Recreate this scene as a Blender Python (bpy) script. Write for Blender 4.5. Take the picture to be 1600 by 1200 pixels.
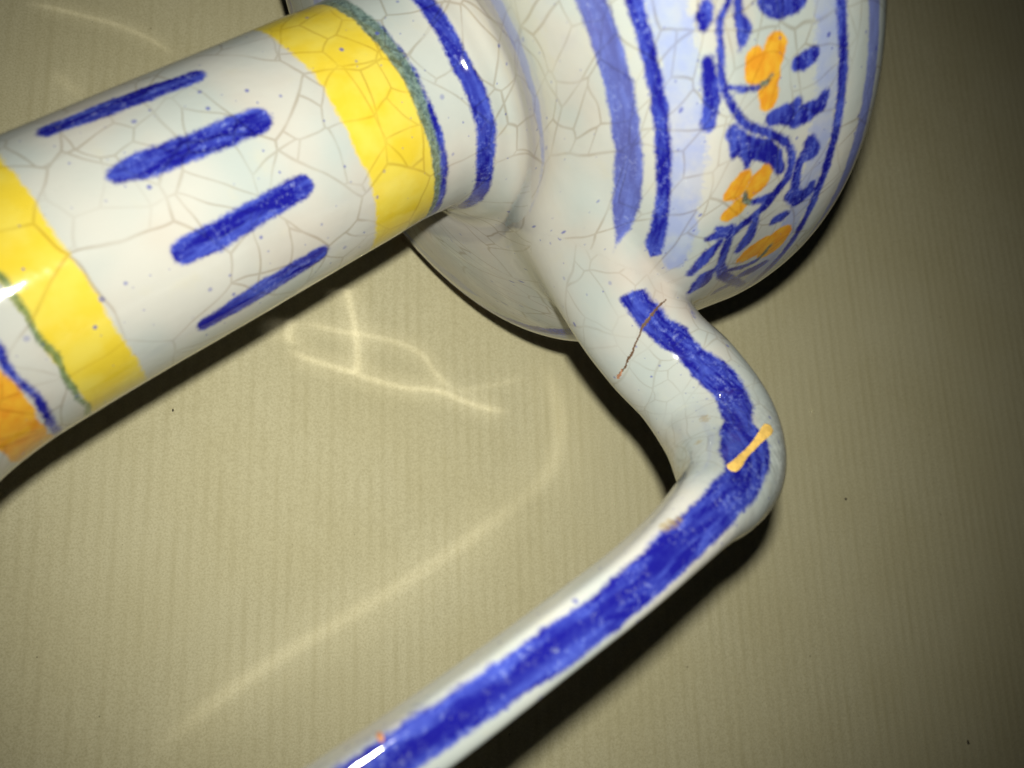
import bpy, math
import numpy as np
from mathutils import Matrix, Vector

# ------------------------------------------------------------------ camera, world, light
scene = bpy.context.scene
for o in list(bpy.data.objects): bpy.data.objects.remove(o)
MM = .001
# measured in millimetres in the camera's own frame (x right, y up, z back): where the jug's axis runs and how the paper lies
AXIS = np.array([-0.73315518, -0.53518954, 0.41958984]); AXIS /= np.linalg.norm(AXIS)       # foot -> mouth
PIVOT = np.array([-90.27709806, 12.2927454, -142.06295618])                                   # a point on the axis
SIDE = np.cross(AXIS, [0, 0, 1.]); SIDE /= -np.linalg.norm(SIDE)
FRONT = np.cross(AXIS, SIDE)                                                                   # right handed: SIDE x FRONT = AXIS
_t = math.radians(21.8); _u = -AXIS[:2]/np.linalg.norm(AXIS[:2])
UP = np.array([math.sin(_t)*_u[0], math.sin(_t)*_u[1], math.cos(_t)]); HEIGHT = 242.8
EX = np.array([1., 0, 0])-UP[0]*UP; EX /= np.linalg.norm(EX); EY = np.cross(UP, EX)
ROT = np.array([EX, EY, UP])                                                                   # camera frame -> world
def world(p): return Vector((ROT@np.asarray(p, float)+np.array([0, 0, HEIGHT]))*MM)
cam_data = bpy.data.cameras.new('camera'); cam = bpy.data.objects.new('camera', cam_data); scene.collection.objects.link(cam)
cam_data.sensor_width = 36; cam_data.lens = 36*1305/1600; cam_data.clip_start = .005; cam_data.clip_end = 20
cam.matrix_world = Matrix.Translation(world((0, 0, 0))) @ Matrix(ROT.tolist()).to_4x4()
cam_data.dof.use_dof = True; cam_data.dof.focus_distance = .205; cam_data.dof.aperture_fstop = 17
scene.camera = cam

wd = bpy.data.worlds.new('World'); scene.world = wd; wd.use_nodes = True
wd.node_tree.nodes['Background'].inputs['Color'].default_value = (.75, .85, 1, 1)
wd.node_tree.nodes['Background'].inputs['Strength'].default_value = .005
fl = bpy.data.lights.new('phone_flash', 'SPOT'); flash = bpy.data.objects.new('phone_flash', fl); scene.collection.objects.link(flash)
fl.energy = 2.5; fl.color = (1, .985, .84); fl.shadow_soft_size = .0032; fl.spot_size = math.radians(101); fl.spot_blend = 1.0
flash.location = world((3.8, 17.6, 0))
_aim = world((-8, 20, -210))-flash.location
flash.rotation_euler = _aim.to_track_quat('-Z', 'Y').to_euler()
scene.view_settings.view_transform = 'Standard'; scene.view_settings.look = 'None'; scene.view_settings.exposure = 0; scene.view_settings.gamma = 1
scene.view_settings.use_curve_mapping = False
scene.cycles.caustics_reflective = False; scene.cycles.caustics_refractive = False
scene.cycles.use_denoising = True; scene.cycles.sample_clamp_indirect = 0; scene.cycles.blur_glossy = 0.0
scene.cycles.use_adaptive_sampling = True; scene.cycles.adaptive_threshold = .02
scene.cycles.max_bounces = 4; scene.cycles.diffuse_bounces = 2; scene.cycles.glossy_bounces = 3; scene.cycles.transmission_bounces = 0
# ------------------------------------------------------------------ materials
class G:
    """small helper round a node tree"""
    def __init__(s, name):
        s.m = bpy.data.materials.new(name); s.m.use_nodes = True; s.t = s.m.node_tree; s.b = s.t.nodes['Principled BSDF']
        s.co = s.t.nodes.new('ShaderNodeTexCoord').outputs['Object']
    def n(s, kind, **kw):
        nd = s.t.nodes.new('ShaderNode'+kind)
        for k, v in kw.items(): setattr(nd, k, v)
        return nd
    def put(s, sock, v):
        if hasattr(v, 'is_linked') or isinstance(v, bpy.types.NodeSocket): s.t.links.new(v, sock)
        else: sock.default_value = v if not (isinstance(v, tuple) and len(v) == 3 and sock.type == 'RGBA') else (*v, 1)
    def math(s, op, a, b=0., c=None, clamp=False):
        nd = s.n('Math', operation=op, use_clamp=clamp); s.put(nd.inputs[0], a); s.put(nd.inputs[1], b)
        if c is not None: s.put(nd.inputs[2], c)
        return nd.outputs[0]
    def vmath(s, op, a, b):
        nd = s.n('VectorMath', operation=op); s.put(nd.inputs[0], a)
        if op == 'SCALE': s.put(nd.inputs['Scale'], b)
        else: s.put(nd.inputs[1], b)
        return nd.outputs[0]
    def noise(s, vec, mm, detail=2., rough=.5, col=False):
        nd = s.n('TexNoise'); s.put(nd.inputs['Vector'], vec); nd.inputs['Scale'].default_value = 1000/mm; nd.inputs['Detail'].default_value = detail; nd.inputs['Roughness'].default_value = rough
        return nd.outputs['Color' if col else 'Fac']
    def step(s, v, lo, hi):                      # smooth 0..1 from lo to hi (lo may be above hi)
        nd = s.n('MapRange', interpolation_type='SMOOTHSTEP'); s.put(nd.inputs['Value'], v)
        a, b, c, d = (lo, hi, 0., 1.) if lo < hi else (hi, lo, 1., 0.)
        for k, x in zip(('From Min', 'From Max', 'To Min', 'To Max'), (a, b, c, d)): nd.inputs[k].default_value = x
        return nd.outputs[0]
    def mix(s, f, a, b, blend='MIX'):
        nd = s.n('Mix', data_type='RGBA', blend_type=blend); s.put(nd.inputs[0], f); s.put(nd.inputs[6], a); s.put(nd.inputs[7], b); return nd.outputs[2]
    def attr(s, name): return s.n('Attribute', attribute_name=name).outputs['Fac']
    def voro(s, vec, mm, feature, out):
        nd = s.n('TexVoronoi', feature=feature); s.put(nd.inputs['Vector'], vec); nd.inputs['Scale'].default_value = 1000/mm; return nd.outputs[out]
    def bump(s, h, dist, strength=1., prev=None):
        nd = s.n('Bump'); s.put(nd.inputs['Height'], h); nd.inputs['Distance'].default_value = dist; nd.inputs['Strength'].default_value = strength
        if prev is not None: s.t.links.new(prev, nd.inputs['Normal'])
        return nd.outputs[0]
def make_glaze():
    g = G('tin_glaze'); c = g.co
    big = g.noise(c, 26, 2); mid = g.noise(c, 9, 3); fine = g.noise(c, .95, 4, .75); edge = g.noise(c, .9, 3, .75)
    white = g.mix(g.step(big, .35, .65), (.385, .378, .362), (.312, .343, .345))
    white = g.mix(g.math('MULTIPLY', g.step(g.noise(g.vmath('ADD', c, (.31, .2, .1)), 19, 2), .52, .72), .45), white, (.375, .33, .295))
    white = g.mix(g.math('MULTIPLY', g.step(g.noise(g.vmath('ADD', c, (.71, .4, .2)), 5, 3), .58, .78), .25), white, (.40, .375, .29))
    white = g.mix(g.math('MULTIPLY', g.math('MULTIPLY', g.step(g.attr('along'), 202., 207.), g.step(g.attr('along'), 219., 208.)), g.math('MULTIPLY', big, .85)), white, (.335, .29, .255))   # thin glaze in the crease under the neck; its shading painted in too
    white = g.mix(g.math('MULTIPLY', g.step(g.attr('blush'), 6., -2.), .42), white, (.42, .315, .265))                      # pink clay showing through where the handle joins
    eo = g.math('ADD', g.math('MULTIPLY', g.math('SUBTRACT', edge, .5), 1.9), g.math('MULTIPLY', g.math('SUBTRACT', g.noise(c, 3.6, 1), .5), 1.5))
    def stroke(name, soft=.3, amt=1.0): return g.step(g.math('ADD', g.attr(name), g.math('MULTIPLY', eo, amt)), soft, -soft)
    col = g.mix(g.math('MULTIPLY', stroke('wash', .7, 1.8), g.math('ADD', .36, g.math('MULTIPLY', g.step(g.noise(c, 5.5, 3, .6), .32, .68), .38))), white, (.19, .235, .46))
    yc = g.mix(g.step(g.noise(c, 6, 3), .35, .7), (.50, .372, .017), (.51, .41, .05))
    col = g.mix(g.math('MULTIPLY', stroke('yellow', .5, .8), .96), col, yc)
    oc = g.mix(g.step(g.noise(c, 2.2, 3), .3, .7), (.50, .20, .007), (.54, .285, .016))
    col = g.mix(g.math('MULTIPLY', stroke('orange', .34, .55), .97), col, oc)
    gc = g.mix(g.step(g.attr('along'), 140., 150.), g.mix(g.step(fine, .35, .7), (.045, .085, .035), (.13, .19, .085)), g.mix(g.step(fine, .35, .7), (.020, .05, .050), (.13, .20, .185)))
    col = g.mix(g.math('MULTIPLY', stroke('green', .4, .6), .9), col, gc)
    sv = g.n('CombineXYZ'); ring = g.math('MULTIPLY', g.step(g.attr('along'), 160., 162.), g.step(g.attr('along'), 400., 390.)); g.put(sv.inputs[0], g.math('MULTIPLY', g.attr('along'), g.math('MULTIPLY_ADD', ring, .00078, .00022))); g.put(sv.inputs[1], g.math('MULTIPLY', g.attr('round'), g.math('MULTIPLY_ADD', ring, -.00078, .001))); streak = g.noise(sv.outputs[0], 2.2, 2, .6)
    spk = g.step(g.noise(c, 6.5, 2), .36, .66)                                    # how sponged the pigment is here
    dens = g.math('ADD', g.math('MULTIPLY', g.step(fine, .40, .78), g.math('MULTIPLY_ADD', spk, .6, .25)), g.math('SUBTRACT', g.math('MULTIPLY', g.step(streak, .30, .70), .75), .18), clamp=True)
    hm = g.math('MULTIPLY', g.step(g.attr('along'), 485., 505.), g.step(g.attr('along'), 700., 690.))
    core = g.math('MULTIPLY', g.step(g.math('ABSOLUTE', g.math('SUBTRACT', g.math('MULTIPLY_ADD', streak, 3., g.attr('round')), 2.2)), 1.7, .2), hm)
    dens = g.math('MULTIPLY', dens, g.math('SUBTRACT', 1., g.math('MULTIPLY', core, .8)))
    bc = g.mix(dens, (.008, .008, .18), (.058, .088, .42))
    bc = g.mix(g.attr('pigment'), (.13, .18, .50), bc)
    cf = g.math('MULTIPLY', g.math('MULTIPLY', stroke('cobalt', .5, .62), g.math('SQRT', g.attr('pigment'))), g.math('SUBTRACT', 1., g.math('MULTIPLY', g.math('MULTIPLY', g.step(fine, .52, .78), spk), .48)))
    col = g.mix(cf, col, bc)
    col = g.mix(g.math('MULTIPLY', stroke('rust', .5, 1.4), .6), col, (.26, .19, .055))
    # flat surface coordinates (mm along, mm round) for spatter and cracks
    uv = g.n('CombineXYZ'); g.put(uv.inputs[0], g.attr('along')); g.put(uv.inputs[1], g.attr('round')); uv = uv.outputs[0]
    def vor2(vec, mm, feature):
        nd = g.n('TexVoronoi', feature=feature, voronoi_dimensions='2D'); g.put(nd.inputs['Vector'], vec); nd.inputs['Scale'].default_value = 1/mm; return nd
    # blue spatter
    sp = vor2(uv, 3.9, 'F1'); vc = g.n('SeparateColor'); g.put(vc.inputs[0], sp.outputs['Color'])
    dot = g.math('MULTIPLY', g.step(g.math('DIVIDE', sp.outputs['Distance'], g.math('ADD', .04, g.math('MULTIPLY', g.math('POWER', vc.outputs[1], 4.), .10))), 1.3, .5), g.step(vc.outputs[0], .58, .62))
    col = g.mix(g.math('MULTIPLY', dot, g.math('MULTIPLY_ADD', vc.outputs[2], .5, .3)), col, (.04, .05, .27))
    # craquelure: long cracks first, finer ones inside the plates they enclose
    wn = g.n('TexNoise', noise_dimensions='2D'); g.put(wn.inputs['Vector'], uv); wn.inputs['Scale'].default_value = 1/15; wn.inputs['Detail'].default_value = 1.5
    wv = g.vmath('ADD', uv, g.vmath('SCALE', g.vmath('SUBTRACT', wn.outputs['Color'], (.5, .5, .5)), 4.5))
    def crack(mm, w): return g.step(vor2(wv, mm, 'DISTANCE_TO_EDGE').outputs['Distance'], w/mm, 0.)
    pc = g.n('SeparateColor'); g.put(pc.inputs[0], vor2(wv, 15.5, 'F1').outputs['Color'])
    k1 = crack(15.5, .42); k2 = g.math('MULTIPLY', crack(8.0, .36), g.step(pc.outputs[0], .30, .33)); 
    ck = g.math('MAXIMUM', k1, k2)
    ck = g.math('MULTIPLY', ck, g.math('ADD', .16, g.math('MULTIPLY', g.step(mid, .3, .7), .42)))
    ck = g.math('MULTIPLY', ck, g.step(g.attr('along'), 520., 480.) if False else g.math('SUBTRACT', 1., g.math('MULTIPLY', g.math('MULTIPLY', g.step(g.attr('along'), 470., 500.), g.step(g.attr('along'), 700., 690.)), .9)))
    ck = g.math('MULTIPLY', ck, g.math('SUBTRACT', 1., g.math('MULTIPLY', g.step(g.attr('along'), 398., 402.), .35)))
    col = g.mix(ck, col, g.mix(1., col, (.52, .42, .31), 'MULTIPLY'))
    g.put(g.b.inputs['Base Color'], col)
    g.put(g.b.inputs['Roughness'], g.math('ADD', .045, g.math('MULTIPLY', mid, .06)))
    g.b.inputs['IOR'].default_value = 1.5
    bm = g.bump(g.noise(c, 24, 1), .0015, .2)
    bm = g.bump(g.noise(c, 2.6, 1), .00014, .4, bm)
    g.t.links.new(bm, g.b.inputs['Normal'])
    return g.m
def make_paper():
    g = G('kraft_paper'); c = g.co
    rot = g.n('Mapping'); g.put(rot.inputs['Vector'], c); rot.inputs['Rotation'].default_value = (0, 0, math.radians(RIB_TURN)); v = rot.outputs[0]
    xy = g.n('SeparateXYZ'); g.put(xy.inputs[0], v)
    st = g.n('CombineXYZ'); g.put(st.inputs[0], xy.outputs[0]); g.put(st.inputs[1], g.math('MULTIPLY', xy.outputs[1], .22)); st = st.outputs[0]     # stretched along the ribs
    wander = g.math('MULTIPLY', g.math('SUBTRACT', g.noise(st, 9, 2), .5), .0004)
    ph = g.math('MULTIPLY', g.math('ADD', xy.outputs[0], wander), 2*math.pi/.0037)
    rib = g.math('MULTIPLY', g.math('ADD', g.math('SINE', ph), 1.), .5)
    amt = g.math('MULTIPLY_ADD', g.step(g.noise(st, 7, 3), .25, .75), .7, .35); ribs = g.math('MULTIPLY', rib, amt)
    streak = g.noise(st, 2.4, 3, .6); cloud = g.noise(v, 34, 2); grain = g.noise(v, .55, 3, .75)
    col = g.mix(g.step(cloud, .3, .7), (.553, .505, .328), (.583, .538, .365))
    col = g.mix(g.math('MULTIPLY', g.math('POWER', ribs, 2.), .32), col, (.38, .335, .185))
    col = g.mix(g.math('MULTIPLY', g.step(streak, .45, .8), .16), col, (.42, .37, .21))
    col = g.mix(g.math('MULTIPLY', g.step(grain, .36, .72), .62), col, (.37, .325, .19))
    nd = g.n('TexVoronoi', feature='F1', voronoi_dimensions='2D'); g.put(nd.inputs['Vector'], v); nd.inputs['Scale'].default_value = 1000/15
    vc = g.n('SeparateColor'); g.put(vc.inputs[0], nd.outputs['Color'])
    speck = g.math('MULTIPLY', g.step(g.math('DIVIDE', nd.outputs['Distance'], g.math('ADD', .006, g.math('MULTIPLY', g.math('POWER', vc.outputs[1], 4.), .016))), 1.2, .6), g.step(vc.outputs[0], .70, .74))
    col = g.mix(g.math('MULTIPLY', speck, .55), col, (.09, .07, .035))
    g.put(g.b.inputs['Base Color'], col); g.b.inputs['Roughness'].default_value = .72; g.b.inputs['Specular IOR Level'].default_value = .25
    bm = g.bump(g.math('ADD', ribs, g.math('MULTIPLY', grain, .9)), .00010, .45)
    g.t.links.new(bm, g.b.inputs['Normal'])
    return g.m
def plain(name, col, rough):
    g = G(name); n_ = g.noise(g.co, 1.2, 3); g.put(g.b.inputs['Base Color'], g.mix(g.step(n_, .3, .7), col, tuple(x*.72 for x in col))); g.b.inputs['Roughness'].default_value = rough
    return g.m
RIB_TURN = -2
GLAZE = make_glaze(); PAPER = make_paper()
SEAM_MAT = plain('glue_seam', (.115, .065, .038), .4); CLAY = plain('bare_clay', (.38, .17, .09), .8); DRIP_MAT = plain('yellow_glaze', (.72, .46, .12), .45); CRUMB = plain('crumb', (.035, .025, .018), .8)
# ---- outer profile (s along axis in mm, + = mouth ; r radius) ----
def catmull(pts, step):
    p = np.asarray(pts, float); out = []
    q = np.vstack([2*p[0]-p[1], p, 2*p[-1]-p[-2]])
    for i in range(1, len(q)-2):
        n = max(2, int(np.linalg.norm(q[i+1]-q[i])/step))
        # centripetal-ish: use chord-scaled tangents
        d0, d1, d2 = (max(1e-6, np.linalg.norm(q[i+k+1]-q[i+k])) for k in (-1, 0, 1))
        m1 = d1*((q[i]-q[i-1])/d0-(q[i+1]-q[i-1])/(d0+d1)+(q[i+1]-q[i])/d1)
        m2 = d1*((q[i+1]-q[i])/d1-(q[i+2]-q[i])/(d1+d2)+(q[i+2]-q[i+1])/d2)
        t = np.linspace(0, 1, n, endpoint=False)[:, None]
        out.append((2*t**3-3*t**2+1)*q[i]+(t**3-2*t**2+t)*m1+(-2*t**3+3*t**2)*q[i+1]+(t**3-t**2)*m2)
    out.append(p[-1:]); return np.vstack(out)
OUTER = [(76,43.6),(75.6,45.8),(73.5,46.6),(70,46.0),(64,44.4),(54,41.8),(44,38.4),(34,34.2),(25,30.2),(17,27.0),(10,25.2),(3,24.3),(-5,24.02),(-40,23.9),(-70,23.85),(-85,24.0),(-91,24.9),(-94.0,26.8),(-95.4,29.2),(-96.6,30.9),(-97.1,32.6),(-96.7,35.0),(-96.2,40.0),(-96.8,47),(-98.3,54.5),(-100.6,61.5),(-104.0,67.5),(-109,71.3),(-116,73.3),(-124,74.9),(-132,76.8),(-139,78.2),(-145,77.9),(-151,75.5),(-158,70.6),(-166,63.5),(-174,56.5),(-181,52.5),(-186,51.8),(-190,53.2),(-192.2,53.4),(-192.8,51.5),(-192.6,48)]
INNER = [(-188,44),(-186,30),(-185.5,0)]
BORE = [(-112,0),(-110,14),(-104,20),(-60,20.3),(-5,20.5),(10,21.8),(24,26.4),(36,31.6),(50,36.9),(64,40.6),(72,42.2),(74.8,42.4)]
OUT = catmull(OUTER, .35); 
LEN = np.r_[0, np.cumsum(np.hypot(*np.diff(OUT, axis=0).T))]     # arc length from the rim
LEN += 23.02                                                        # measured from the old rim line
POLY = np.vstack([OUT, INNER, BORE])                               # closed along the axis
# ---- 2-D distance field of the profile ----
GS, S0, S1, R1 = .4, -206., 98., 136.
def build_field():
    ss = np.arange(S0, S1, GS); rr = np.arange(0, R1, GS)
    A = POLY; B = np.roll(POLY, -1, 0)
    # coarse but exact: segments processed one by one inside a padded window
    S, R = np.meshgrid(ss, rr, indexing='ij')
    D = np.full(S.shape, 24.0); 
    keep = np.ones(len(A), bool); keep[-1] = False
    for (a0, b0), k in zip(zip(A, B), keep):
        if not k: continue
        if a0[1] == 0 and b0[1] == 0: continue
        i0, i1 = np.searchsorted(ss, [min(a0[0], b0[0])-24, max(a0[0], b0[0])+24]); j0, j1 = np.searchsorted(rr, [min(a0[1], b0[1])-24, max(a0[1], b0[1])+24])
        d = b0-a0; L2 = d@d
        if L2 == 0: continue
        x = S[i0:i1, j0:j1]-a0[0]; y = R[i0:i1, j0:j1]-a0[1]
        t = np.clip((x*d[0]+y*d[1])/L2, 0, 1)
        np.minimum(D[i0:i1, j0:j1], np.hypot(x-t*d[0], y-t*d[1]), out=D[i0:i1, j0:j1])
    # inside test by crossings along r (polygon closed on the axis)
    ins = np.zeros(S.shape, bool); Q = np.vstack([POLY, [[POLY[-1][0], -1], [-112, -1], ]]) 
    Q = np.vstack([OUT, INNER, [(-185.5,-5),(-112,-5)], BORE]); Q2 = np.roll(Q, -1, 0)
    for p, q in zip(Q, Q2):
        if p[0] == q[0]: continue
        lo, hi = sorted((p[0], q[0])); i0, i1 = np.searchsorted(ss, [lo, hi])
        if i0 == i1: continue
        rc = p[1]+(ss[i0:i1]-p[0])/(q[0]-p[0])*(q[1]-p[1])
        ins[i0:i1] ^= rr[None, :] < rc[:, None]
    return np.where(ins, -D, D)
FIELD = build_field()
def lathe_sdf(X):
    r = np.hypot(X[..., 0], X[..., 1]); i = np.clip((X[..., 2]-S0)/GS, 0, FIELD.shape[0]-1.001); j = np.clip(r/GS, 0, FIELD.shape[1]-1.001)
    i0 = i.astype(int); j0 = j.astype(int); fi = i-i0; fj = j-j0
    return (FIELD[i0, j0]*(1-fi)+FIELD[i0+1, j0]*fi)*(1-fj)+(FIELD[i0, j0+1]*(1-fi)+FIELD[i0+1, j0+1]*fi)*fj
# ---- handle: centre line (x, y, s), half width across, half width deep, "face" direction ----
HND = np.array([(44,12,-107, 13,9.5,-24),(54,9.4,-103.6, 12.6,9.4,-24),(64.8,7.6,-101.2, 12,9.5,-22),(75,6.8,-101.2, 11.9,9.7,-15),(85.5,9.2,-101.4, 12.1,10.0,-6),(94.8,14,-97.6, 11.9,9.8,0),(100.6,23,-87.6, 10.2,8.6,0),
 (101.2,28.6,-80,8.1,7.5,3),(100.1,33.2,-71.6,6.55,6.2,8),(99.4,36.0,-62.5,5.55,5.4,13),(98.5,38.2,-53,4.95,5.0,17),(96.5,40,-35.8,4.65,4.8,18),(94.9,40.3,-20.7,4.65,4.8,18),(92.5,40,-1.3,4.75,4.8,18),(89.5,38.8,20,5.4,5.5,13),(84.5,36.5,40,6,6,10),(75,32,54,7,7,0),(62,26.5,60,8,8,0),(48,20.5,61,8,8,0)])
HFACE = np.array([(-.07,.83,.56)]*4+[(-.12,.82,.56),(-.18,.81,.56),(-.23,.81,.53),(-.25,.82,.51),(-.26,.84,.48),(-.26,.86,.435),(-.26,.88,.39),(-.26,.92,.28),(-.26,.95,.17),(-.24,.97,.01),(-.2,.98,0),(-.2,.98,0),(-.2,.98,0),(-.2,.98,0),(-.2,.98,0)])
_h = catmull(np.hstack([HND[:, :5], HFACE*20, HND[:, 5:]]), .5)
HC, HA, HB = _h[:, :3], _h[:, 3], _h[:, 4]
HT = np.gradient(HC, axis=0); HT /= np.linalg.norm(HT, axis=1)[:, None]
_f = _h[:, 5:8]; _w = np.cross(HT, _f); _w /= np.linalg.norm(_w, axis=1)[:, None]; _d = np.cross(_w, HT)
_a = np.radians(_h[:, 8])[:, None]; HD = np.cos(_a)*_d-np.sin(_a)*_w; HW = np.cos(_a)*_w+np.sin(_a)*_d   # HW: to the right of the stroke, HD: toward the painted face
HQ = np.r_[0, np.cumsum(np.linalg.norm(np.diff(HC, axis=0), axis=1))]
def handle_coords(X):
    """nearest centre sample; returns q (length along), w (across), d (depth), index"""
    sh = X.shape[:-1]; Y = X.reshape(-1, 3); idx = np.empty(len(Y), int)
    cc = HC[::10]; c2 = (cc**2).sum(1); n = len(HC)
    for k in range(0, len(Y), 20000):
        y = Y[k:k+20000]; i = (c2[None, :]-2*(y@cc.T)).argmin(1)*10
        for st in (4, 2, 1):                                # walk down to the nearest fine sample
            cand = np.clip(np.stack([i-2*st, i-st, i, i+st, i+2*st], 1), 0, n-1)
            i = np.take_along_axis(cand, ((y[:, None]-HC[cand])**2).sum(2).argmin(1)[:, None], 1)[:, 0]
        idx[k:k+20000] = i
    v = Y-HC[idx]; tt = (v*HT[idx]).sum(1)
    w = (v*HW[idx]).sum(1); d = (v*HD[idx]).sum(1); q = HQ[idx]+tt
    ext = np.where(idx == 0, np.minimum(tt, 0), np.where(idx == len(HC)-1, np.maximum(tt, 0), 0))
    return q.reshape(sh), w.reshape(sh), d.reshape(sh), idx.reshape(sh), ext.reshape(sh)
def handle_sdf(X):
    q, w, d, i, ext = handle_coords(X); A = HA[i]; B = HB[i]
    p = 2.3+2.2*np.clip((q-84)/32, 0, 1)                 # an oval that flattens into a strap
    k = ((np.abs(w)/A)**p+(np.abs(d)/B)**p)**(1/p)
    g = np.hypot(w, d)/np.maximum(k, 1e-6)               # local radius in that direction
    return np.hypot(np.maximum((k-1)*g, 0), ext)+np.minimum((k-1)*np.minimum(g, np.minimum(A, B)), 0)
KB = 12.0
def smin(a, b, k):
    h = np.maximum(k-np.abs(a-b), 0)/k
    return np.minimum(a, b)-h*h*h*k/6
def jug_sdf(X, parts=False):
    l = lathe_sdf(X); hd = np.full(l.shape, 30.0)
    m = (X[..., 0] > 20) & (X[..., 1] > -22) & (X[..., 1] < 64) & (l < 40)
    m &= (X[..., 0] > 70) | (X[..., 2] < -80) | (X[..., 2] > 25)
    if m.any(): hd[m] = handle_sdf(X[m])
    k = 1.8+20.*np.clip((X[..., 2]+104)/9, 0, 1)**2*(3-2*np.clip((X[..., 2]+104)/9, 0, 1))   # wide fillet on the shoulder, tight one below it
    r = smin(l, hd, k)
    return (r, l, hd) if parts else r
def jug_normal(X, e=.5):
    g = np.stack([jug_sdf(X+np.eye(3)[i]*e)-jug_sdf(X-np.eye(3)[i]*e) for i in range(3)], -1)
    return g/np.linalg.norm(g, axis=-1)[..., None]
def surface_net(h=.45, nb=8):
    """blockwise surface nets of the jug; returns vertices (mm, local) and quads"""
    lo = np.array([-82., -82., -196.]); hi = np.array([118., 82., 90.]); bs = h*nb
    nbk = np.ceil((hi-lo)/bs).astype(int)
    g = np.stack(np.meshgrid(*[np.arange(n) for n in nbk], indexing='ij'), -1).reshape(-1, 3)
    c = lo+(g+.5)*bs; sd = jug_sdf(c); g = g[np.abs(sd) < bs*.95]
    off = np.stack(np.meshgrid(*[np.arange(nb+1)]*3, indexing='ij'), -1)
    N = nbk*nb+2; VK = []; VP = []; FQ = []
    key = lambda I: (I[..., 0]*N[1]+I[..., 1])*N[2]+I[..., 2]
    for k in range(0, len(g), 1500):
        gi = g[k:k+1500, None, None, None, :]*nb+off[None]
        D = jug_sdf(lo+gi*h)
        ins = D < 0
        # cells
        cs = sum(ins[:, a:nb+a, b:nb+b, e:nb+e].astype(np.int8) for a in (0, 1) for b in (0, 1) for e in (0, 1))
        act = (cs > 0) & (cs < 8); ci = np.argwhere(act)
        if len(ci) == 0: continue
        acc = np.zeros((len(ci), 3)); cnt = np.zeros(len(ci)); b0, x, y, z = ci.T
        cr = [(i, j, l) for i in (0, 1) for j in (0, 1) for l in (0, 1)]
        for p in cr:
            for ax in range(3):
                if p[ax]: continue
                q = list(p); q[ax] = 1
                d0 = D[b0, x+p[0], y+p[1], z+p[2]]; d1 = D[b0, x+q[0], y+q[1], z+q[2]]
                m = (d0 < 0) != (d1 < 0); t = d0/np.where(m, d0-d1, 1)
                P_ = np.array(p, float)[None]+np.eye(3)[ax][None]*t[:, None]
                acc[m] += P_[m]; cnt[m] += 1
        I = gi[b0, x, y, z]; VK.append(key(I)); VP.append(lo+(I+acc/cnt[:, None])*h)
        # edges owned by this block (min corner at cell index 0..nb-1), quad of the four cells round it
        for ax in range(3):
            sl = [slice(0, nb)]*3; s2 = list(sl); s2[ax] = slice(1, nb+1)
            i0 = ins[(slice(None), *sl)]; i1 = ins[(slice(None), *s2)]
            e = np.argwhere(i0 != i1)
            if len(e) == 0: continue
            I = gi[e[:, 0], e[:, 1], e[:, 2], e[:, 3]]; fl = i0[e[:, 0], e[:, 1], e[:, 2], e[:, 3]]
            u = np.eye(3, dtype=int)[(ax+1) % 3]; v = np.eye(3, dtype=int)[(ax+2) % 3]
            Q = np.stack([key(I-u-v), key(I-v), key(I), key(I-u)], 1)
            Q[~fl] = Q[~fl][:, ::-1]; FQ.append(Q)
    VK = np.concatenate(VK); VP = np.concatenate(VP); FQ = np.concatenate(FQ)
    o = np.argsort(VK); VK = VK[o]; VP = VP[o]
    j = np.searchsorted(VK, FQ); j = np.minimum(j, len(VK)-1); ok = (VK[j] == FQ).all(1)
    return VP, j[ok], int((~ok).sum())
def project(V, it=1):
    for _ in range(it):
        e = .25; d = jug_sdf(V); g = np.stack([jug_sdf(V+np.eye(3)[i]*e)-jug_sdf(V-np.eye(3)[i]*e) for i in range(3)], -1)/(2*e)
        V = V-g*(d/np.maximum((g*g).sum(-1), .2))[:, None]
    return V
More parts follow.
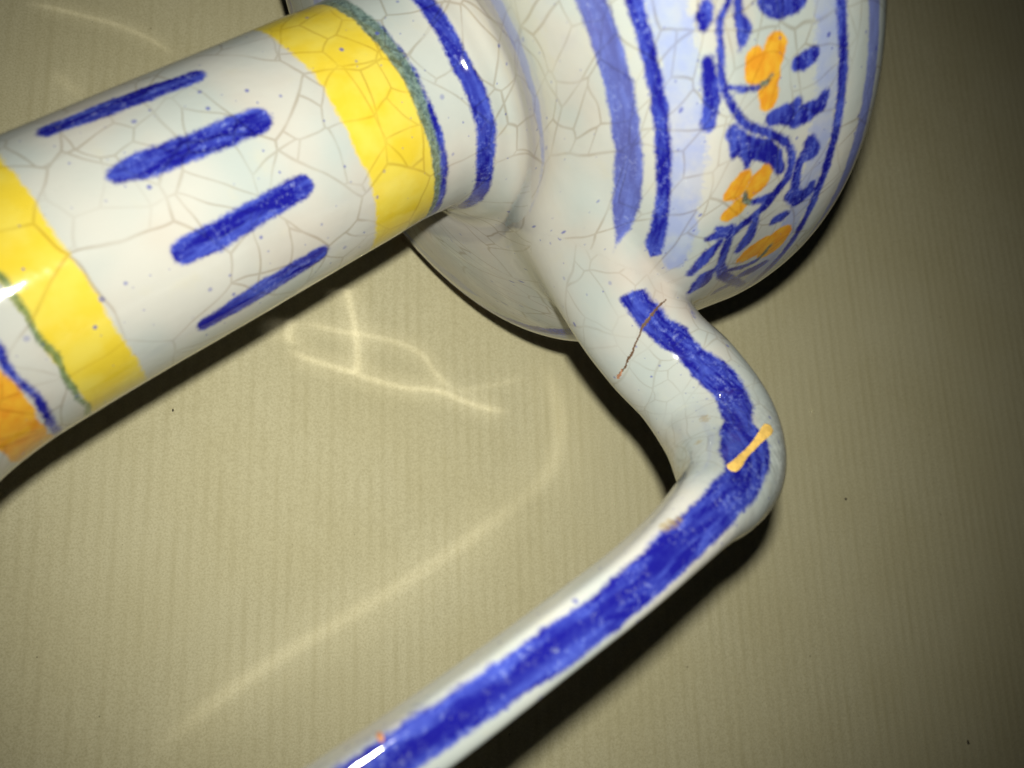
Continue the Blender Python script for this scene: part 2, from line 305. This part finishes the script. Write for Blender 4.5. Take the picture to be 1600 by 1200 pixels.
FRIEZE_BLUE = [[(253.3,27.5,0.42),(252.6,28.4,0.42),(250.4,30.1,0.46),(249.7,32.4,0.46),(249.0,35.3,0.47),(249.0,38.7,0.49),(250.4,41.7,0.57),(252.2,44.1,0.62),(255.2,46.0,0.65),(259.5,48.1,0.69),(262.7,50.1,0.72),(264.4,52.3,0.74),(264.8,54.2,0.76),(264.4,56.6,0.95),(262.7,57.9,0.99),(260.9,59.6,1.2),(257.7,61.2,1.02),(254.8,62.2,1.04),(253.0,63.5,0.87),(253.0,66.2,0.93),(253.7,70.4,1.05),(257.0,74.3,1.17),(264.1,79.7,0.99),(270.5,84.2,0.77)],[(254.4,28.2,0.54),(253.7,30.7,0.76),(254.4,32.5,1.44),(253.7,33.6,1.01),(253.0,34.4,0.45)],[(248.6,28.1,1.08),(247.9,29.2,1.18),(247.5,30.1,0.59)],[(247.1,34.6,1.02),(246.8,37.3,1.25),(246.8,39.9,1.28),(246.0,42.9,1.1)],[(260.5,30.4,2.47),(262.7,31.1,2.95),(265.2,31.5,2.48)],[(264.4,39.5,1.11),(266.2,39.6,1.47),(268.0,39.3,1.22)],[(258.8,45.3,1.18),(261.6,45.6,1.74),(264.4,46.8,1.76),(267.7,47.0,1.75),(270.2,46.7,1.22),(270.9,45.6,1.07)],[(263.0,45.5,1.21),(264.4,45.0,1.05)],[(250.1,44.9,1.19),(251.9,47.1,1.91),(254.4,48.6,2.16),(257.3,49.7,1.96),(260.5,51.8,1.47),(262.3,54.3,0.92)],[(250.8,46.8,1.25),(250.4,48.7,0.38)],[(254.1,49.0,1.63),(253.7,50.9,0.56)],[(268.4,51.8,1.31),(269.8,53.6,1.66),(268.0,53.4,1.34),(266.9,54.6,0.92),(266.9,57.3,0.97)],[(266.9,59.9,1.51),(269.8,61.6,1.76),(271.6,60.9,1.4),(271.9,59.7,0.87)],[(266.9,57.3,0.97),(267.7,60.1,1.35)],[(264.8,64.4,1.12),(266.6,64.2,1.29),(267.7,64.1,0.73)],[(258.8,62.3,0.89),(258.8,64.9,1.51),(258.4,66.6,1.77),(257.7,67.7,1.2)],[(252.2,62.0,1.51),(249.7,62.0,1.24),(247.9,62.7,0.59)],[(251.5,62.0,0.99),(249.3,60.7,0.59)],[(250.8,63.9,0.84),(249.3,66.1,1.31),(248.2,68.2,1.33),(247.1,70.5,0.85)],[(253.3,70.8,0.63),(251.1,72.2,1.84),(251.1,74.1,2.13),(249.7,76.0,0.83)],[(270.2,76.7,0.99),(267.7,77.6,1.73),(264.8,77.6,1.22)],[(263.0,80.5,0.99),(259.8,80.8,1.22)],[(249.7,38.5,0.26),(252.6,39.7,0.28),(255.5,40.3,0.29)],[(257.0,58.0,0.55),(259.1,58.4,0.66),(261.6,58.4,0.67)],[(258.1,73.4,0.56),(263.0,74.7,0.62),(265.9,74.4,0.62)]]
FRIEZE_ORANGE = [[(255.5,36.6,1.62),(255.5,38.1,1.9),(256.3,39.2,1.19)],[(260.2,36.2,2.02),(259.1,37.5,2.27),(257.3,38.7,1.67)],[(258.8,39.7,1.59),(257.7,41.0,1.72),(258.1,42.3,1.88)],[(250.4,54.9,0.98),(251.9,54.2,2.01),(253.3,53.0,1.59)],[(255.2,56.1,1.22),(257.0,54.7,2.39),(258.4,53.2,1.63)],[(251.1,58.5,1.38),(253.0,57.8,1.87),(254.8,57.3,0.94)],[(259.8,71.1,0.9),(262.0,70.5,2.67),(264.8,70.1,2.79)],[(268.4,71.4,3.3),(268.7,69.5,3.14),(269.4,68.7,1.65)]]
FRIEZE_GREEN = [[(255.5,40.3,0.31),(257.7,40.1,0.44),(258.8,39.5,0.36)],[(254.1,55.7,0.45),(254.4,57.0,0.71),(255.9,57.9,0.55)],[(266.6,74.1,0.62),(267.3,72.7,0.68),(267.7,71.0,0.69)]]
HANDLE_L = [(19.5,-0.34),(23.5,-0.37),(30.2,-0.34),(36.7,-0.37),(45.1,-0.21),(52.2,-0.19),(59.5,-0.11),(65.8,-0.02),(74.9,0.38),(80.6,0.56),(84.3,0.46),(91.1,0.42),(98.3,0.59),(105.9,0.68),(109.4,0.64),(118.5,0.57),(129.8,0.64),(140.0,0.69),(149.4,0.8),(158.2,0.82)]
HANDLE_R = [(19.4,-0.69),(24.1,-0.72),(27.7,-0.72),(33.5,-0.77),(41.5,-0.62),(46.7,-0.71),(50.4,-0.7),(56.0,-0.64),(60.5,-0.59),(66.4,-0.47),(69.5,-0.6),(72.8,-0.61),(77.0,-0.59),(82.4,-0.47),(88.2,-0.51),(92.5,-0.54),(113.4,-0.5),(125.8,-0.52),(136.0,-0.3),(145.9,-0.23),(149.9,-0.2)]

# ------------------------------------------------------------------ brushwork: signed distances (mm, negative inside a stroke) on the glazed surface
NET = .55
BLUSH = (((60.6, 21.5, -101), 2.), ((59, 20.5, -97.5), 1.5), ((66, 19.2, -101.8), 2.), ((72, 17.5, -106), 1.))
def wob(x, seed, amp):
    rg = np.random.default_rng(seed); o = np.zeros_like(x)
    for k in range(1, 9): o += rg.normal()*np.sin(np.radians(x)*k*rg.integers(1, 4)+rg.uniform(0, 6.3))/k**.6
    return o*amp*.5
def capsules(L, P, R, strokes, lim=4.0):
    """distance of points (L along, P degrees, R radius) to brush strokes [(L, P, half width), ...]"""
    D = np.full(len(L), lim)
    for st in strokes:
        st = np.asarray(st, float)
        if len(st) == 1: st = np.vstack([st, st])
        pad = st[:, 2].max()+lim; rm = 70.0
        m = (L > st[:, 0].min()-pad) & (L < st[:, 0].max()+pad) & (np.abs((P-st[:, 1].mean()+180) % 360-180)*np.pi/180*R < (np.ptp(st[:, 1])/2+.01)*np.pi/180*R+pad)
        ix = np.flatnonzero(m)
        if len(ix) == 0: continue
        for p, q in zip(st[:-1], st[1:]):
            x = L[ix]-p[0]; y = ((P[ix]-p[1]+180) % 360-180)*np.pi/180*R[ix]
            dx = q[0]-p[0]; dy = (q[1]-p[1])*np.pi/180*R[ix]; l2 = dx*dx+dy*dy+1e-9
            t = np.clip((x*dx+y*dy)/l2, 0, 1)
            D[ix] = np.minimum(D[ix], np.hypot(x-t*dx, y-t*dy)-(p[2]+t*(q[2]-p[2])))
    return D
def band(L, c0, c1): return np.maximum(c0-L, L-c1)
def paint_fields(V, N, DL, DH):
    n = len(V); s = V[:, 2]; r = np.hypot(V[:, 0], V[:, 1]); ph = np.degrees(np.arctan2(V[:, 0], V[:, 1]))
    L = np.full(n, -50.0)
    outer = (N*np.c_[V[:, 0]/np.maximum(r, 1), V[:, 1]/np.maximum(r, 1), np.zeros(n)]).sum(1) > -.35
    lath = (DL < DH+6) & outer & (s > -191)
    ix = np.flatnonzero(lath); O = OUT.astype(np.float32)[::2]
    for k in range(0, len(ix), 20000):
        j = ix[k:k+20000]; d = (s[j, None].astype(np.float32)-O[None, :, 0])**2+(r[j, None].astype(np.float32)-O[None, :, 1])**2
        i = d.argmin(1); L[j] = LEN[::2][i]
        # refine along the local tangent
        i2 = np.clip(i*2, 1, len(OUT)-2); tg = OUT[i2+1]-OUT[i2-1]; tg /= np.linalg.norm(tg, axis=1)[:, None]
        L[j] += (s[j]-OUT[i2, 0])*tg[:, 0]+(r[j]-OUT[i2, 1])*tg[:, 1]
    BIG = 4.0; cob = np.full(n, BIG); den = np.ones(n); yel = np.full(n, BIG); ora = cob.copy(); grn = cob.copy(); wash = cob.copy()
    def put(F, m, val): F[m] = np.minimum(F[m], val)
    # --- neck
    m = lath & (L < 206); l = L[m]; p = ph[m]; R = r[m]
    put(yel, m, band(l+wob(p, 1, .5), 170.3, 186.2)); put(yel, m, band(l+wob(p, 2, .45), 109.4, 119.8))
    put(grn, m, np.abs(l-186.1+wob(p, 3, .45))-(1.35+.35*np.cos(np.radians(p+45)))); put(grn, m, np.abs(l-109.3+wob(p, 4, .5))-.55)
    put(cob, m, np.abs(l-187.6+wob(p, 3, .45)-.3*np.cos(np.radians(p+60)))-np.clip(.35-.75*np.cos(np.radians(p+70)), -.6, .9))   # cobalt edge of the green ring
    put(cob, m, np.abs(l-197.7+wob(p, 5, .5))-(1.75+.25*np.sin(np.radians(p*2))))
    put(cob, m, np.abs(l-103.3+wob(p, 6, .7))-.75); put(ora, m, band(l+wob(p, 7, .6), 95.6, 102.6)); put(cob, m, np.abs(l-90.5+wob(p, 8, .5))-.8)
    put(yel, m, band(l+wob(p, 9, .5), 70, 80)); put(cob, m, np.abs(l-45+wob(p, 10, .5))-1.4); put(cob, m, np.abs(l-27)-.9)
    rg = np.random.default_rng(5)
    dash = [[(128.6, -35.2, 2.0), (140, -32.5, 2.45), (153.4, -29.4, 1.9)], [(132.3, -.6, 1.7), (138, .3, 2.5), (147, 1.9, 2.3), (156.8, 3.2, 2.5)],
            [(134.4, 35.8, 2.2), (140, 36.4, 2.6), (150, 35.2, 2.2), (157.8, 34.6, 2.1)], [(132.8, 72.4, 1.7), (143, 71.2, 2.5), (157.2, 69.3, 2.0)]]
    for k in range(6):
        a = 108+k*36.2; dash.append([(132+rg.normal(), a, 1.9), (143, a+rg.normal(), 2.4), (157+rg.normal(), a+rg.normal()*2, 2.1)])
    put(cob, m, capsules(l, p, R, dash))
    put(ora, m, capsules(l, p, R, [[(195.6, 62, .15), (196.8, 66, .35)]]))
    # --- shoulder and body
    m = lath & (L >= 204); l = L[m]; p = ph[m]; R = r[m]
    lil = np.abs(l-212+wob(p, 11, .4))-(1.5-.03*np.clip(p-20, 0, 60)); put(cob, m, lil)
    gap = np.minimum(np.where(p > 84, p-138, np.where(p < -120, 8, 84-p-17.5)), 8)                                    # the stripes thin out either side of the handle
    thick = np.abs(l-231.5+wob(p, 12, .35)+np.clip(-gap-(-9), 0, 9)*.0)-np.clip(2.75*np.clip((gap+1)/9, -1, 1)**1, -1, 2.75); put(cob, m, thick)
    near = np.clip(5.0-DH[m], 0, 8)*.9
    put(cob, m, np.abs(l-238.3+wob(p, 13, .25))-(1.4+.35*np.exp(-((p-64)/4)**2))+near)
    put(cob, m, np.abs(l-274.6+wob(p, 14, .3))-1.05); put(cob, m, np.abs(l-283.2+wob(p, 15, .4))-1.9)
    put(wash, m, band(l+wob(p, 16, .5), 239.0, 245.3)+np.clip(7.0-DH[m], 0, 8)*.7); put(wash, m, band(l+wob(p, 17, .6), 268.2, 273.8))
    f = m & (L > 238) & (L < 280); l = L[f]; R = r[f]; pf = (ph[f]-24.5) % 60+24.5
    def wrap(S): return S+[[(a, b-60, c) for a, b, c in st] for st in S if max(x[1] for x in st) > 79]+[[(a, b+60, c) for a, b, c in st] for st in S if min(x[1] for x in st) < 31]
    put(cob, f, capsules(l, pf, R, wrap(FRIEZE_BLUE))-.2); put(ora, f, capsules(l, pf, R, wrap(FRIEZE_ORANGE))-.35); put(grn, f, capsules(l, pf, R, wrap(FRIEZE_GREEN)))
    den[lath] = np.where(np.abs(L[lath]-212) < 4, .24, np.where(np.abs(L[lath]-231.5) < 4.3, np.where((ph[lath] > 95) | (ph[lath] < -150), .2, .8), np.where(np.abs(L[lath]-283.2) < 4, .6, 1.0)))
    # --- handle stripe
    m = (DH < 6) & (V[:, 0] > 40); q, w, d, i, _ = handle_coords(V[m]); A = HA[i]
    hl = np.array(HANDLE_L); hr = np.array(HANDLE_R); o = np.argsort(hl[:, 0]); hl = hl[o]; o = np.argsort(hr[:, 0]); hr = hr[o]
    wl = np.interp(q, hl[:, 0], hl[:, 1]); wr = np.interp(q, hr[:, 0], hr[:, 1])
    st = np.maximum((w/A-wl)*A, (wr-w/A)*A); st = np.maximum(st, 19.2-q+.09*((w/A+.52)*A)**2); st = np.where(d > 0, st, BIG)
    put(cob, m, np.minimum(st-.3-.3*np.clip((q-95)/20, 0, 1), BIG)); dm = den[m]; dm[DH[m] < DL[m]] = 1.0; den[m] = dm
    rust = np.full(n, BIG)
    for c_, R_ in (((89.8, 22.2, -90.4), .8), ((91.2, 22.6, -90.0), .45), ((92.2, 26, -83.9), .6), ((92.3, 25.4, -85.2), .3), ((95, 41.4, -60.1), .7), ((95.3, 41.3, -61.5), .8), ((95.6, 41.2, -63), .6), ((72.3, 10.7, -114.7), .9), ((72.8, 10.8, -117.2), .9), ((87.5, 17.7, -110.3), .5), ((93, 20.6, -107.9), .5), ((78, 14.5, -111.5), .9), ((79.5, 14.8, -111.5), .7)):
        k = np.flatnonzero(np.abs(V-np.array(c_)).max(1) < 5); rust[k] = np.minimum(rust[k], np.linalg.norm(V[k]-np.array(c_), axis=1)-R_)
    blush = np.full(n, 20.0)
    for c_, R_ in BLUSH:
        k = np.flatnonzero(np.abs(V-np.array(c_)).max(1) < 14); blush[k] = np.minimum(blush[k], np.linalg.norm(V[k]-np.array(c_), axis=1)-R_)
    # worn pink-brown body showing through beside the handle root
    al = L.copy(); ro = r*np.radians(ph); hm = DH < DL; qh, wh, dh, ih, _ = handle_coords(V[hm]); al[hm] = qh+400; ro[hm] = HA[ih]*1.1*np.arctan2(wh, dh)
    bore = ~lath & ~hm; al[bore] = s[bore]+900
    return dict(along=al, round=ro, cobalt=cob, pigment=den, yellow=yel, orange=ora, green=grn, wash=wash, rust=rust, blush=blush)
# ------------------------------------------------------------------ build
COL = scene.collection
V, F, _bad = surface_net(NET)
V = project(V)
NRM = jug_normal(V)
D_ALL, D_L, D_H = jug_sdf(V, True)
RAD = np.hypot(V[:, 0], V[:, 1])
BASE = np.array([0, 0, -192.8])
part_v = np.where(D_H < D_L, 4, np.where(V[:, 2] > 52, 0, np.where((V[:, 2] > -96.3) & (RAD < 30.3), 1, np.where(V[:, 2] < -178, 3, 2))))
part_v = np.where((part_v == 2) & (RAD < 22) & (V[:, 2] > -115), 1, part_v)
part_f = part_v[F].max(1)
jug = bpy.data.objects.new('ceramic_jug', None); COL.objects.link(jug)
_b = PIVOT+BASE[2]*AXIS
jug.matrix_world = Matrix.Translation(world(_b)) @ Matrix((ROT@np.array([SIDE, FRONT, AXIS]).T).tolist()).to_4x4()
jug['label'] = 'hand-painted white majolica jug with crackled glaze lying on brown paper'; jug['category'] = 'jug'
def mesh_obj(name, verts, faces, mat, parent=None, normals=None, attrs=None, smooth=True):
    me = bpy.data.meshes.new(name); faces = np.asarray(faces); k = faces.shape[1]
    me.vertices.add(len(verts)); me.vertices.foreach_set('co', np.asarray(verts, np.float32).ravel())
    me.loops.add(faces.size); me.loops.foreach_set('vertex_index', faces.astype(np.int32).ravel())
    me.polygons.add(len(faces)); me.polygons.foreach_set('loop_start', np.arange(0, faces.size, k, dtype=np.int32))
    me.polygons.foreach_set('use_smooth', np.full(len(faces), smooth)); me.update(calc_edges=True); me.validate()
    for n_, v_ in (attrs or {}).items():
        at = me.attributes.new(n_, 'FLOAT', 'POINT'); at.data.foreach_set('value', np.asarray(v_, np.float32))
    if normals is not None: me.normals_split_custom_set_from_vertices(normals.tolist())
    if mat: me.materials.append(mat)
    o = bpy.data.objects.new(name, me); COL.objects.link(o)
    if parent: o.parent = parent
    return o
def sub(sel): 
    f = F[sel]; ids, inv = np.unique(f, return_inverse=True); return ids, inv.reshape(f.shape)
PAINT = paint_fields(V, NRM, D_L, D_H) if 'paint_fields' in globals() else {}
PARTS = {}
for k, nm in enumerate(('rim', 'neck', 'body', 'foot', 'handle')):
    ids, f = sub(part_f == k)
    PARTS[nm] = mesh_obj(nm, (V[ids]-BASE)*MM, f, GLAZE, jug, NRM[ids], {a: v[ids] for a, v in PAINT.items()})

# paper
def paper():
    n = 260; xs = np.linspace(-420, 420, n); ys = np.linspace(-420, 460, n); X, Y = np.meshgrid(xs, ys, indexing='ij')
    Z = .25*np.sin(X/37+1.3)*np.sin(Y/53+.4)+.2*np.sin((X+.6*Y)/71)-.55
    v = np.stack([X, Y, Z], -1).reshape(-1, 3)*MM
    i = np.arange(n*n).reshape(n, n); f = np.stack([i[:-1, :-1], i[1:, :-1], i[1:, 1:], i[:-1, 1:]], -1).reshape(-1, 4)
    o = mesh_obj('paper', v, f, PAPER); o['kind'] = 'structure'; o['label'] = 'brown ribbed kraft paper spread flat under the jug'; o['category'] = 'paper'
    return o
paper()

# ------------------------------------------------------------------ small parts on the handle, crumbs on the paper
def bead(name, path, half, height, mat, parent, seg=9, sink=.25, seed=1, jag=0.):
    """a low rounded ridge that follows a path over the glaze; half widths and heights in mm"""
    c = catmull(np.hstack([np.asarray(path, float), np.asarray(half, float)[:, None]*10, np.asarray(height, float)[:, None]*10]), .22)
    p = project(c[:, :3], 2); nn = jug_normal(p, 1.2); t = np.gradient(p, axis=0); t /= np.linalg.norm(t, axis=1)[:, None]; b = np.cross(nn, t)
    rg = np.random.default_rng(seed); m = len(p); hw = c[:, 3]/10; hh = c[:, 4]/10
    e = np.linspace(0, 1, m); tip = np.minimum(1, np.sqrt(np.clip(np.minimum(e, 1-e)*m*.22/np.maximum(hw, .2), 0, 1)))     # rounded ends
    hw = hw*tip*(1+(.06+jag)*rg.normal(size=m)); hh = hh*tip; p = p+b*(np.convolve(rg.normal(size=m+8), np.ones(9)/9, 'valid')*jag*2.2)[:, None]
    an = np.linspace(0, np.pi, seg); V_ = p[:, None]+b[:, None]*(np.cos(an)[None, :, None]*hw[:, None, None])+nn[:, None]*((np.sin(an)[None, :]*hh[:, None]-sink*hh[:, None]*(1-np.sin(an)[None, :])-.02)[..., None])
    i = np.arange(m*seg).reshape(m, seg); f = np.stack([i[:-1, :-1], i[:-1, 1:], i[1:, 1:], i[1:, :-1]], -1).reshape(-1, 4)
    return mesh_obj(name, (V_.reshape(-1, 3)-BASE)*MM, f, mat, parent)
H_ = PARTS['handle']
seam = bead('repair_seam', [[67.69, 19.0, -102.35], [67.9, 18.8, -99.97], [68.72, 17.87, -97.04], [69.7, 16.1, -95.15], [70.85, 14.51, -94.13], [72.65, 11.55, -92.3], [74.1, 8.9, -90.91], [75.14, 6.21, -90.06]], [.22, .30, .40, .34, .22, .36, .27, .2], [.03, .03, .04, .03, .03, .04, .03, .03], SEAM_MAT, H_, jag=.16)
seam['label'] = 'brown glued crack running across the handle root'
chip = bead('chip', [[74.2, 8.5, -90.8], [74.8, 7.1, -90.35], [75.1, 6.3, -90.1], [75.35, 5.6, -89.9]], [.16, .34, .42, .25], [.03, .05, .05, .03], CLAY, H_, seed=4, jag=.2)
chip['label'] = 'small chip showing bare reddish clay at the end of the crack'
drip = bead('glaze_drip', [[96.82, 36.01, -79.15], [97.28, 35.02, -81.58], [97.53, 33.26, -85.18], [97.84, 31.87, -88.65], [97.92, 30.65, -92.24], [98.03, 29.73, -94.82], [98.04, 28.53, -97.41]], [.95, 1.0, .72, .68, .85, 1.1, 1.0], [.22, .24, .16, .16, .2, .26, .22], DRIP_MAT, H_, seg=13)
drip['label'] = 'yellow drip of glaze across the blue stripe'
nick = bead('chip', [[89.25, 42.82, -8.37], [89.6, 43.8, -8.2], [89.94, 44.65, -8.02]], [.35, .45, .3], [.06, .08, .06], CLAY, H_, seed=9)
nick['label'] = 'tiny reddish nick on the edge of the handle'
def crumb(x, y, a, b, c, rot, label, seed):
    rg = np.random.default_rng(seed); n1, n2 = 7, 10; V_ = []
    for i in range(n1+1):
        for j in range(n2):
            th = np.pi*i/n1; ph = 2*np.pi*j/n2; k = 1+.22*rg.normal() if 0 < i < n1 else 1
            V_.append((a*k*np.sin(th)*np.cos(ph), b*k*np.sin(th)*np.sin(ph), c*(np.cos(th)*k+.8)))
    F_ = [(i*n2+j, (i+1)*n2+j, (i+1)*n2+(j+1) % n2, i*n2+(j+1) % n2) for i in range(n1) for j in range(n2)]
    o = mesh_obj('crumb', np.array(V_)*MM, F_, CRUMB); o.location = (x*MM, y*MM, -.0003); o.rotation_euler = (0, 0, math.radians(rot))
    o['label'] = label; o['category'] = 'crumb'
crumb(197.7, 27.6, .42, .36, .3, 20, 'single round dark crumb on bare paper right of the handle bend', 1)
crumb(-21.4, 45.7, .22, .42, .2, 10, 'tiny dark crumb on paper just below the yellow band of the neck', 2)
crumb(238.3, -53.2, .3, .75, .25, 15, 'thin dark crumb on paper in the lower right corner', 3)

# ------------------------------------------------------------------ added patterned lamps that stand in for glaze caustics (thin bright curves)
class GL(G):
    def __init__(s, light):
        light.use_nodes = True; s.t = light.node_tree; s.em = next(n for n in s.t.nodes if n.type == 'EMISSION'); s.co = s.t.nodes.new('ShaderNodeTexCoord').outputs['Normal']
def float_curve(g, x, ys):
    nd = g.n('FloatCurve'); g.put(nd.inputs['Value'], x); c = nd.mapping.curves[0]
    c.points[0].location = (0, ys[0]); c.points[1].location = (1, ys[-1][1] if isinstance(ys[-1], tuple) else ys[-1])
    return nd, c
def caustic_lamp(name, loc, power, curves):
    """a small added lamp beside the glaze, imitating its reflected light; curves: (points on the paper in mm, half width mm, strength, soft)"""
    li = bpy.data.lights.new(name, 'SPOT'); o = bpy.data.objects.new(name, li); COL.objects.link(o)
    li.energy = power; li.shadow_soft_size = .0004; li.spot_size = math.radians(168); li.spot_blend = .1; li.color = (1, .97, .90); o.location = tuple(x*MM for x in loc)
    g = GL(li); sx = g.n('SeparateXYZ'); g.put(sx.inputs[0], g.co); iz = g.math('DIVIDE', float(loc[2]), g.math('MAXIMUM', g.math('ABSOLUTE', sx.outputs[2]), .02))
    sg = SIGN; px = g.math('MULTIPLY', g.math('MULTIPLY', sx.outputs[0], sg), iz); py = g.math('MULTIPLY', g.math('MULTIPLY', sx.outputs[1], sg), iz)
    total = None
    for pts, wd_, stg, soft in curves:
        p = np.array(pts, float)-np.array(loc[:2]); d = p[-1]-p[0]; ln = np.linalg.norm(d); d /= ln; nv = np.array([-d[1], d[0]])
        U = (p-p[0])@d/ln; W = (p-p[0])@nv; lo, hi = W.min()-2, W.max()+2
        off = -p[0]@d/ln; offn = -p[0]@nv
        u = g.math('ADD', g.math('MULTIPLY', px, d[0]/ln), g.math('MULTIPLY_ADD', py, d[1]/ln, off))
        w = g.math('ADD', g.math('MULTIPLY', px, nv[0]), g.math('MULTIPLY_ADD', py, nv[1], offn))
        nd = g.n('FloatCurve'); g.put(nd.inputs['Value'], u); c = nd.mapping.curves[0]; q = np.clip((W-lo)/(hi-lo), 0, 1)
        c.points[0].location = (0, q[0]); c.points[1].location = (1, q[-1])
        for a_, b_ in zip(U[1:-1], q[1:-1]): c.points.new(min(max(a_, .01), .99), b_)
        nd.mapping.update()
        f_ = g.math('MULTIPLY_ADD', nd.outputs[0], hi-lo, lo)
        dist = g.math('ABSOLUTE', g.math('SUBTRACT', w, f_))
        line = g.math('MULTIPLY', g.math('ADD', g.step(dist, wd_*1.6, 0.), g.math('MULTIPLY', g.step(dist, wd_*6.5, 0.), .55)), .7)
        fade = g.math('MULTIPLY', g.step(u, 0., soft), g.step(u, 1., 1-soft))
        v = g.math('MULTIPLY', g.math('MULTIPLY', line, fade), stg)
        total = v if total is None else g.math('ADD', total, v)
    r2 = g.math('ADD', g.math('MULTIPLY', px, px), g.math('MULTIPLY', py, py)); fall = g.math('POWER', g.math('MULTIPLY_ADD', r2, 1/loc[2]**2, 1.), 1.5)   # even out the lamp's own falloff
    g.put(g.em.inputs['Strength'], g.math('MULTIPLY', total, fall))
SIGN = 1.0
caustic_lamp('added_caustic_lamp', (20.3, 65.6, 78.8), .12, [
    ([(23.7, 86.5), (25.5, 80.2), (27.3, 72.3), (28.2, 64.4), (27.9, 59.3)], 1.2, 1.0, .06),
    ([(6.1, 68.1), (13.6, 63.3), (24.8, 60.6), (32.5, 58.5), (42.1, 56.6), (53.9, 56.0), (59.9, 54.0), (68.1, 51.9), (77.0, 52.5)], 1.0, 1.0, .12),
    ([(10.3, 74.7), (20.5, 72.7), (35.8, 71.1), (44.7, 68.8), (51.8, 61.9), (58.9, 55.2)], 1.0, .7, .15),
    ([(53.9, 56.0), (68.0, 58.8), (82.7, 63.2)], .8, .3, .3),
    ([(10.4, 75.7), (8.1, 70.6), (10.2, 65.9)], 1.5, .9, .3)])
caustic_lamp('added_caustic_lamp', (69.7, 25.8, 102.4), .17, [
    ([(-23.0, -47.6), (-9.8, -34.8), (5.2, -23.8), (24.6, -12.0), (45.6, 0.5), (64.4, 12.9), (79.4, 24.2), (89.3, 34.8)], 2.2, .62, .25),
    ([(86.0, 72.3), (88.7, 65.1), (91.2, 54.8), (92.0, 46.6), (90.6, 38.0), (86.7, 30.7), (76.3, 21.2)], 2.8, .55, .3)])
caustic_lamp('added_caustic_lamp', (-30.0, 118.0, 84.0), .075, [
    ([(-73.1, 163.2), (-63.1, 162.9), (-56.2, 162.3), (-43.9, 160.5), (-32.4, 155.8), (-28.1, 153.0)], .8, .7, .2),
    ([(-63.4, 143.6), (-57.0, 138.7), (-51.6, 135.0)], 1.8, .4, .4)])
